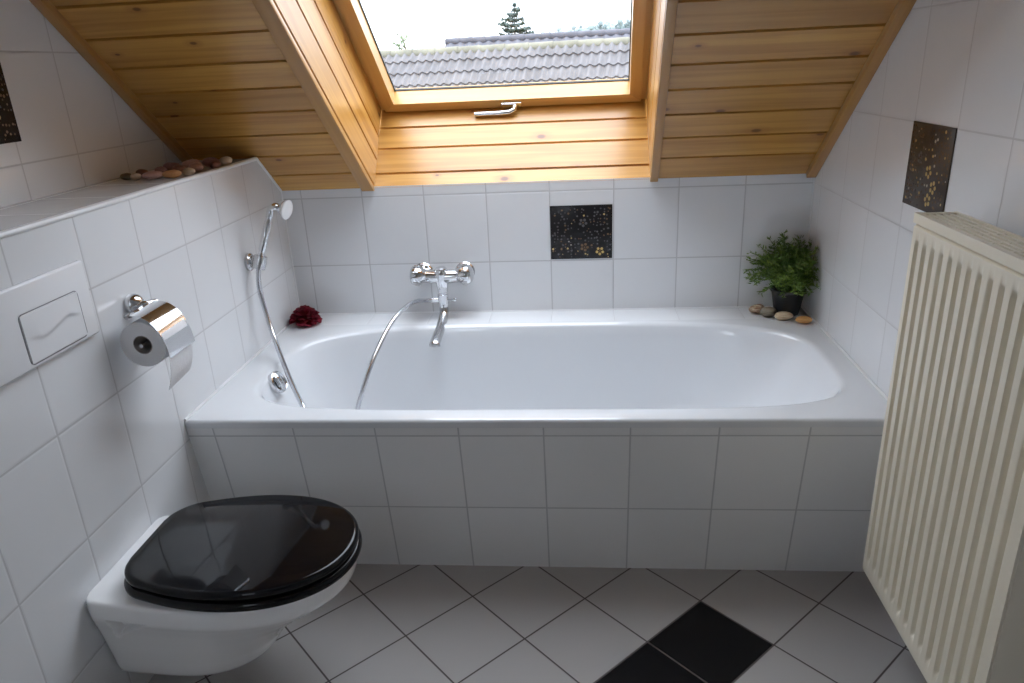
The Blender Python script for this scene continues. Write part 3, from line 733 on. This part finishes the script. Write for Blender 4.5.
for s in range(170):
    az = rnd.uniform(0, 2 * pi); el = rnd.random() ** .75
    rad_ = rnd.uniform(.7, 1.18) ; out = Vector((cos(az), sin(az), 0))
    Lh = .115 * rad_ * (.35 + .75 * (1 - abs(el - .3))); hz = (-.006 + .148 * el * rad_)
    e = top_ + out * (.118 * sqrt(max(0, 1 - el ** 2.4))) * rad_ + Vector((-.012, 0, hz + .012))
    b0 = top_ + out * rnd.uniform(.0, .03); mid = (b0 + e) / 2 + Vector((0, 0, .025 + .01 * el))
    pts = spline([b0, mid, e], 8)
    def clampv(p):
        p = Vector(p); p.x = min(p.x, W - .006); p.y = min(p.y, D - .006); p.z = max(p.z, H + .03); return p
    pts = [clampv(p) for p in pts]
    stm.tube(pts, .0009, 4)
    tone = max(0, min(1, .15 + .55 * rnd.random() - .25 * (el > .75)))
    for i in range(2, 9):
        for q_ in range(5):
            p = pts[i] + Vector((rnd.uniform(-.004, .004), rnd.uniform(-.004, .004), rnd.uniform(-.004, .004))); a2 = rnd.uniform(0, 2 * pi); dr = ((pts[i] - pts[i - 1]).normalized() * rnd.uniform(.3, 1.1) + Vector((cos(a2), sin(a2), rnd.uniform(-.5, .7)))).normalized()
            ll = rnd.uniform(.010, .021); wv = dr.cross(Vector((rnd.uniform(-1, 1), rnd.uniform(-1, 1), rnd.uniform(-1, 1)))).normalized() * ll * .13
            tn = max(0, min(1, tone + rnd.uniform(-.2, .25)))
            ps = [clampv(x) for x in (p, p + dr * ll * .5 + wv, p + dr * ll, p + dr * ll * .5 - wv)]
            lf.add(ps, [[0, 1, 2, 3]], 0, [[(tn, .5)] * 4])
stm.build('stems', M['leaf'], pl); lf.build('foliage', M['leaf'], pl, recalc=False)

# ================================================================== PEBBLES
def pebble(loc, rx_, ry_, rz_, rot, mat, label, seed, group=None, cat='pebble', name='pebble'):
    rnd = random.Random(seed); mb = MB(); nu, nv = 24, 14; L = []
    ph = [rnd.uniform(0, 6.28) for _ in range(6)]
    for j in range(1, nv):
        b = -pi / 2 + pi * j / nv; ring = []
        for i in range(nu):
            a = 2 * pi * i / nu; k = 1 + .06 * sin(2 * a + ph[0]) + .05 * sin(3 * a + ph[1]) + .04 * sin(2 * b + a + ph[2])
            cb = abs(cos(b)) ** .85
            x, y, z = rx_ * cos(a) * cb * k, ry_ * sin(a) * cb * k, rz_ * sin(b) * (1 + .08 * sin(a + ph[3]))
            ring.append((x * cos(rot) - y * sin(rot), x * sin(rot) + y * cos(rot), z))
        L.append(ring)
    zmin = min(p[2] for r in L for p in r)
    L = [[(p[0] + loc[0], p[1] + loc[1], p[2] - zmin + loc[2] + .0004) for p in r] for r in L]
    mb.loft(L, cap0=True, cap1=True)
    return tag(mb.build(name, mat, None, sharp=180, loc=loc), label, cat, group)
G = 'pebbles in front of the potted plant'
pebble((1.5345, .744, H), .026, .019, .0135, .3, stone_mat('stone_red_band', (.26, .12, .06), (.62, .50, .36), (3, 3, 22)), 'brown and cream banded pebble on the bath ledge, leftmost by the plant', 1, G)
pebble((1.5600, .708, H), .025, .018, .0150, -.2, stone_mat('stone_grey', (.20, .165, .12), (.30, .255, .19)), 'grey-brown pebble between the banded pebble and the tan pebble on the ledge', 2, G)
pebble((1.5985, .677, H), .0265, .019, .0125, .1, stone_mat('stone_tan', (.58, .42, .25), (.74, .62, .45)), 'pale tan pebble in front of the black plant pot', 3, G)
pebble((1.6490, .640, H), .0235, .017, .0105, .0, stone_mat('stone_orange', (.62, .28, .08), (.70, .40, .15)), 'orange pebble, rightmost beside the right tiled wall', 4, G)

# row of stones on the tiled shelf, under the slope
G2 = 'stones on the tiled shelf under the slope'
pal = {'olive brown': ((.10, .075, .035), (.16, .12, .06)), 'pale tan': ((.45, .34, .24), (.58, .46, .34)), 'dusky pink': ((.36, .20, .17), (.46, .29, .25)), 'red brown': ((.17, .065, .045), (.25, .11, .08)), 'orange': ((.48, .23, .09), (.60, .34, .16)), 'beige': ((.52, .43, .32), (.64, .56, .45)), 'purple brown': ((.20, .10, .10), (.29, .16, .16)), 'cream': ((.62, .54, .43), (.72, .66, .55))}
sm = {k: stone_mat('shelf_stone_' + k.replace(' ', '_'), a, b, (1, 1, 3)) for k, (a, b) in pal.items()}
row = [(-.163, .246, .016, .011, 'olive brown'), (-.136, .243, .014, .010, 'pale tan'), (-.152, .300, .020, .012, 'red brown'), (-.092, .246, .026, .012, 'dusky pink'), (-.112, .318, .022, .014, 'purple brown'),
       (-.051, .262, .022, .012, 'orange'), (-.072, .338, .022, .014, 'red brown'), (-.024, .296, .018, .012, 'pale tan'), (-.124, .395, .023, .015, 'purple brown'), (-.041, .368, .024, .014, 'dusky pink'),
       (-.086, .432, .025, .016, 'dusky pink'), (-.012, .420, .020, .013, 'red brown'), (-.047, .466, .024, .016, 'purple brown'), (-.020, .500, .020, .014, 'beige'), (.0, .0, 0, 0, 'cream')]
where = ['far left end of the shelf row', 'second from the left in the shelf row', 'against the wall behind the pale tan one', 'wide and low, left front of the shelf row', 'behind the wide pink stone, near the wall',
         'front edge of the shelf row', 'middle of the shelf row behind the orange stone', 'front edge just right of the orange stone', 'at the back under the sloping boards', 'middle of the shelf row, right of centre',
         'towards the right end, back of the row', 'front edge towards the right end of the row', 'near the right end under the boards', 'rightmost of the shelf row']
for i, (x, y, r, h, c) in enumerate(row[:14]):
    pebble((x, y, PT), r, r * .72, h * .8, i * 1.3, sm[c], f'{c} stone on the tiled shelf, {where[i]}', 40 + i, G2, 'stone', 'shelf_stone')

# ================================================================== RED FLOWER
fc = Vector((.058, .705, H)); rnd = random.Random(4); mb = MB()
fl_parts = MB()
mb.lathe([(0, .0004), (.030, .001), (.034, .012), (.026, .028), (0, .034)], fc, (0, 0, 1), 20)
for ring, (nn_, r0_, tilt, sz) in enumerate(((11, .034, .10, .030), (10, .028, .50, .029), (9, .020, .9, .027), (7, .013, 1.2, .024), (5, .006, 1.42, .020))):
    for k in range(nn_):
        a = 2 * pi * k / nn_ + ring * .37 + rnd.uniform(-.2, .2); o_ = Vector((cos(a), sin(a), 0)); t_ = Vector((-sin(a), cos(a), 0)); ti = tilt + rnd.uniform(-.12, .12)
        up = o_ * cos(ti) + Vector((0, 0, 1)) * sin(ti); nrm_ = up.cross(t_)
        base = fc + o_ * r0_ * .55 + Vector((0, 0, .012 + .006 * ring)); L = []
        for i in range(6):
            s = i / 5; wd = sz * (.45 + .75 * sin(pi * (.25 + .6 * s))) * .62; rowp = []
            for j in range(7):
                c_ = (j / 6 - .5) * 2
                p = base + up * sz * s * (1 - .18 * c_ * c_) + t_ * wd * c_ + nrm_ * (.010 * c_ * c_ - .006 * s * s + .0022 * sin(5 * c_ + a * 3) * s)
                p = fc + (p - fc) * 1.14; p.x = max(.003, p.x); p.z = max(H + .001, p.z); rowp.append(p)
            L.append(rowp)
        mb.loft(L, closed=False)
fl = mb.build('flower_head', M['red'], None, sharp=180, loc=tuple(fc), recalc=False)
tag(fl, 'dark red ruffled flower head lying in the left back corner of the bath ledge', 'flower')

# ================================================================== OUTSIDE
CAM = Vector((.9671, -1.5319, 1.2498))
def wavy_roof(name, origin, ang, length, ncourse, pitch, wave, course, mat, parent, amp=.018, back=False):
    """corrugated interlocking tiles; origin = middle of the ridge line, slope falls towards the viewer"""
    ux = Vector((cos(ang), sin(ang), 0)); dn = Vector((sin(ang), -cos(ang), 0)) * cos(pitch) + Vector((0, 0, -sin(pitch))); nn = ux.cross(dn) * -1
    if nn.z < 0: nn = -nn
    m = int(length / wave * 8); mb = MB(); L = []
    o = Vector(origin)
    for c in range(ncourse):
        for (s, lift) in ((c * course, .0), ((c + 1) * course, .030)):
            rowp = []
            for i in range(m + 1):
                u = -length / 2 + length * i / m; w_ = sin(2 * pi * u / wave); w_ = w_ if w_ > 0 else w_ * .6
                rowp.append(o + ux * u + dn * (s + .006 * sin(2 * pi * u / wave) * (lift > 0)) + nn * (amp * w_ + lift))
            L.append(rowp)
    mb.loft(L, closed=False)
    if back:
        dn2 = Vector((-dn.x, -dn.y, dn.z)); mb.quad(o - ux * length / 2, o + ux * length / 2, o + ux * length / 2 + dn2 * ncourse * course, o - ux * length / 2 + dn2 * ncourse * course)
    return mb.build(name, mat, parent, sharp=60), ux, dn, nn
ang = math.radians(-10); ro = CAM + Vector((-.092 * 13.4, 13.4, .0232 * 13.4))
h1 = thing('neighbour_house', (ro.x, ro.y, -4.5), 'neighbouring house with a grey corrugated tile roof, nearest outside the skylight', 'house')
r_, ux, dn, nn = wavy_roof('roof', ro, ang, 18, 15, math.radians(40), .152, .295, M['roof_tile'], h1, amp=.030, back=True)
mb = MB(); seg = .42
for k in range(-21, 22):
    a = ro + ux * (k * seg - .02) + Vector((0, 0, -.045)); b = ro + ux * ((k + 1) * seg + .03) + Vector((0, 0, -.045))
    if abs(k * seg) < 8.9: mb.tube([a, a.lerp(b, .5), b], lambda t: .082 + .010 * t, 14)
tag(mb.build('ridge_cap', M['ridge'], h1), 'pale lichen covered ridge tiles')
mb = MB(); e0 = ro + dn * 15 * .295; vy = Vector((-sin(ang), cos(ang), 0))
for a, b in ((e0 - ux * 8.7 + vy * .4, e0 + ux * 8.7 + vy * .4),):
    z0_ = -4.5; mb.add([(a.x, a.y, z0_), (b.x, b.y, z0_), (b.x, b.y, e0.z), (a.x, a.y, e0.z)], [[0, 1, 2, 3]])
    a2 = a + vy * 6; b2 = b + vy * 6
    mb.add([(a2.x, a2.y, z0_), (b2.x, b2.y, z0_), (b2.x, b2.y, e0.z), (a2.x, a2.y, e0.z)], [[3, 2, 1, 0]])
    for p, p2 in ((a, a2), (b, b2)):
        t_ = (p + p2) / 2; mb.add([(p.x, p.y, z0_), (p2.x, p2.y, z0_), (p2.x, p2.y, e0.z), (t_.x, t_.y, ro.z - .15), (p.x, p.y, e0.z)], [[0, 1, 2, 3, 4]])
mb.build('outer_wall', M['render'], h1)

r2 = CAM + Vector((.085 * 24, 24, .0325 * 24))
h2 = thing('neighbour_house', (r2.x, r2.y, -4.5), 'second house outside, only its dark tiled ridge shows above the nearer roof', 'house')
o2, ux2, dn2, nn2 = wavy_roof('roof', r2, math.radians(-4), 12.2, 12, math.radians(38), .30, .34, M['roof_far'], h2, back=True, amp=.03)
mb = MB()
for k in range(-15, 15):
    a = r2 + ux2 * (k * .406 - .02); b = r2 + ux2 * ((k + 1) * .406 + .03); mb.tube([a, a.lerp(b, .5), b], lambda t: .10 + .02 * t, 12)
mb.build('ridge_cap', M['roof_far'], h2)
mb = MB(); e2 = r2 + dn2 * 12 * .34; vy2 = Vector((.07, 1, 0)); a = e2 - ux2 * 5.9 + vy2 * .4; b = e2 + ux2 * 5.9 + vy2 * .4; a2 = a + vy2 * 5.6; b2 = b + vy2 * 5.6
for p, q_ in ((a, b), (b, b2), (b2, a2), (a2, a)): mb.quad((p.x, p.y, -4.5), (q_.x, q_.y, -4.5), (q_.x, q_.y, e2.z), (p.x, p.y, e2.z))
mb.build('outer_wall', M['render'], h2)

def conifer(base, height, tipz, R0):
    t = thing('conifer_tree', base, 'tall dark conifer standing beyond the roofs outside the skylight', 'tree')
    b = Vector(base); mb = MB(); mb.tube([b, b + Vector((0, 0, height * .97))], lambda t_: .22 * (1 - t_) + .02, 8); mb.build('trunk', M['bark'], t)
    rnd = random.Random(8); mb = MB(); nl = 34
    for l in range(nl):
        f = l / (nl - 1); z = height * (.14 + .86 * f); rad_ = R0 * (1 - f) ** .75 * rnd.uniform(.72, 1.1) + .10
        for k in range(9 if f < .85 else 5):
            a = rnd.uniform(0, 2 * pi); rr_ = rad_ * rnd.uniform(.6, 1.12); d = Vector((cos(a), sin(a), 0)); s = Vector((-sin(a), cos(a), 0))
            p0 = b + Vector((0, 0, z)); 
            for i in range(7):
                c = i / 7 + rnd.uniform(0, .1); pp = p0 + d * rr_ * c + Vector((0, 0, -.14 * rr_ * c + .30 * rr_ * c * c)); wdt = (.30 * rr_ * (1.05 - c) + .10)
                for sg in (-1, 1):
                    q1 = pp + s * sg * wdt * rnd.uniform(.7, 1.2) + d * .25 * rr_ * .6 + Vector((0, 0, rnd.uniform(-.22, .06)))
                    mb.add([pp + d * .10, q1, pp - d * .10 + Vector((0, 0, -.06)), pp + Vector((0, 0, .10))], [[0, 1, 2], [0, 1, 3], [2, 1, 3]])
    mb.build('foliage', M['conifer'], t, recalc=False)
dC = 46; cb = CAM + Vector((-.0765 * dC, dC, 0)); zt_ = CAM.z + .0715 * dC
conifer((cb.x, cb.y, -6), zt_ + 6, zt_, 4.1)
# thin young tree at the left
dS = 30; sb = CAM + Vector((-.2196 * dS, dS, 0)); tS = thing('young_tree', (sb.x, sb.y, -5), 'thin sparse young tree at the left beyond the near roof ridge', 'tree')
rnd = random.Random(21); mb = MB(); lm = MB(); base = Vector((sb.x, sb.y, -5)); topz = CAM.z + .047 * dS
mb.tube([base, Vector((sb.x + .05, sb.y, topz - .9)), Vector((sb.x - .05, sb.y, topz - .1))], lambda t: .06 * (1 - t) + .008, 6)
for k in range(30):
    z = topz - rnd.uniform(.05, 1.9); a = rnd.uniform(0, 2 * pi); d = Vector((cos(a), sin(a) * .7, rnd.uniform(.5, 1.3))).normalized(); Lb = rnd.uniform(.2, .62); p = Vector((sb.x, sb.y, z - .25))
    mb.tube([p, p + d * Lb * .5, p + d * Lb], lambda t: .014 * (1 - t) + .004, 5)
    for q_ in range(9):
        c = p + d * Lb * rnd.uniform(.35, 1.05) + Vector((rnd.uniform(-.07, .07), rnd.uniform(-.07, .07), rnd.uniform(-.07, .07))); e1 = Vector((rnd.uniform(-1, 1), rnd.uniform(-1, 1), rnd.uniform(-1, 1))).normalized() * .055; e2_ = e1.orthogonal().normalized() * .035
        lm.add([c - e1, c + e2_, c + e1, c - e2_], [[0, 1, 2, 3]])
mb.build('trunk', M['bark'], tS); lm.build('foliage', M['sapling'], tS, recalc=False)

# wooded hillside far off, and the ground
mb = MB(); rnd = random.Random(5); L0 = []; 
n = 150
def hillz(u): return .030 + .0135 * max(0, min(1, (u + .08) / .14)) - .03 * max(0, -.02 - u) 
L = [[], [], [], []]
for i in range(n + 1):
    u = -.45 + .9 * i / n; d = 190
    x = CAM.x + u * d; zt2 = CAM.z + hillz(u) * d + rnd.uniform(-.35, .35)
    L[0].append((x, d - 45, -8)); L[1].append((x, d - 4, zt2 - 2.5)); L[2].append((x, d, zt2)); L[3].append((x, d + 60, -8))
mb.loft(L, closed=False)
for i in range(1500):
    u = rnd.uniform(-.12, .30); d = 186 + rnd.uniform(-8, 4); r = rnd.uniform(.22, .55); c = Vector((CAM.x + u * 190, d, CAM.z + hillz(u) * 190 - rnd.uniform(.2, 1.6)))
    if rnd.random() < .05: r *= 1.25; c.z += .9
    mb.lathe([(.0, -1.1 * r), (.75 * r, -.7 * r), (r, 0), (.8 * r, .65 * r), (.35 * r, 1.05 * r), (0, 1.2 * r)], c, (rnd.uniform(-.2, .2), rnd.uniform(-.2, .2), 1), 8)
o = mb.build('hills', M['hill'], None); o['kind'] = 'structure'
mb = MB(); mb.quad((-150, 4, -4.5), (150, 4, -4.5), (150, 260, -4.6), (-150, 260, -4.6)); o = mb.build('ground', M['grass'], None); o['kind'] = 'structure'

# ================================================================== LIGHT, WORLD, CAMERA
w = bpy.data.worlds.new('overcast'); SC.world = w; w.use_nodes = True; nt = w.node_tree; bg = nt.nodes['Background']
tc = nt.nodes.new('ShaderNodeTexCoord'); sp = nt.nodes.new('ShaderNodeSeparateXYZ'); nt.links.new(tc.outputs['Generated'], sp.inputs[0])
mr = nt.nodes.new('ShaderNodeMapRange'); nt.links.new(sp.outputs[2], mr.inputs[0])
for i, v in enumerate((0., 1., 1.9, 5.2)): mr.inputs[i + 1].default_value = v
nt.links.new(mr.outputs[0], bg.inputs['Strength']); bg.inputs['Color'].default_value = (.90, .965, 1.10, 1)

cam = bpy.data.cameras.new('camera'); co = bpy.data.objects.new('camera', cam); COL.objects.link(co)
r = Vector((.99565782, .08168185, -.0446495)); u = Vector((.01272619, .35570399, .93451202)); f = Vector((-.09221468, .93102242, -.35311996))
co.matrix_world = Matrix(((r.x, u.x, -f.x, CAM.x), (r.y, u.y, -f.y, CAM.y), (r.z, u.z, -f.z, CAM.z), (0, 0, 0, 1)))
cam.sensor_width = 36; cam.lens = 730.15 * 36 / 1024; cam.clip_start = .02; cam.clip_end = 600
SC.camera = co

vs_ = SC.view_settings; SC.display_settings.display_device = 'sRGB'
vs_.view_transform = 'Standard'; vs_.look = 'None'; vs_.gamma = 1; vs_.use_curve_mapping = False; vs_.exposure = 0.92
SC.cycles.max_bounces = 14; SC.cycles.diffuse_bounces = 8; SC.cycles.glossy_bounces = 6; SC.cycles.transparent_max_bounces = 12
SC.cycles.use_denoising = True; SC.cycles.sample_clamp_indirect = 6

for ob in SC.objects:
    if '_w' in ob: del ob['_w']
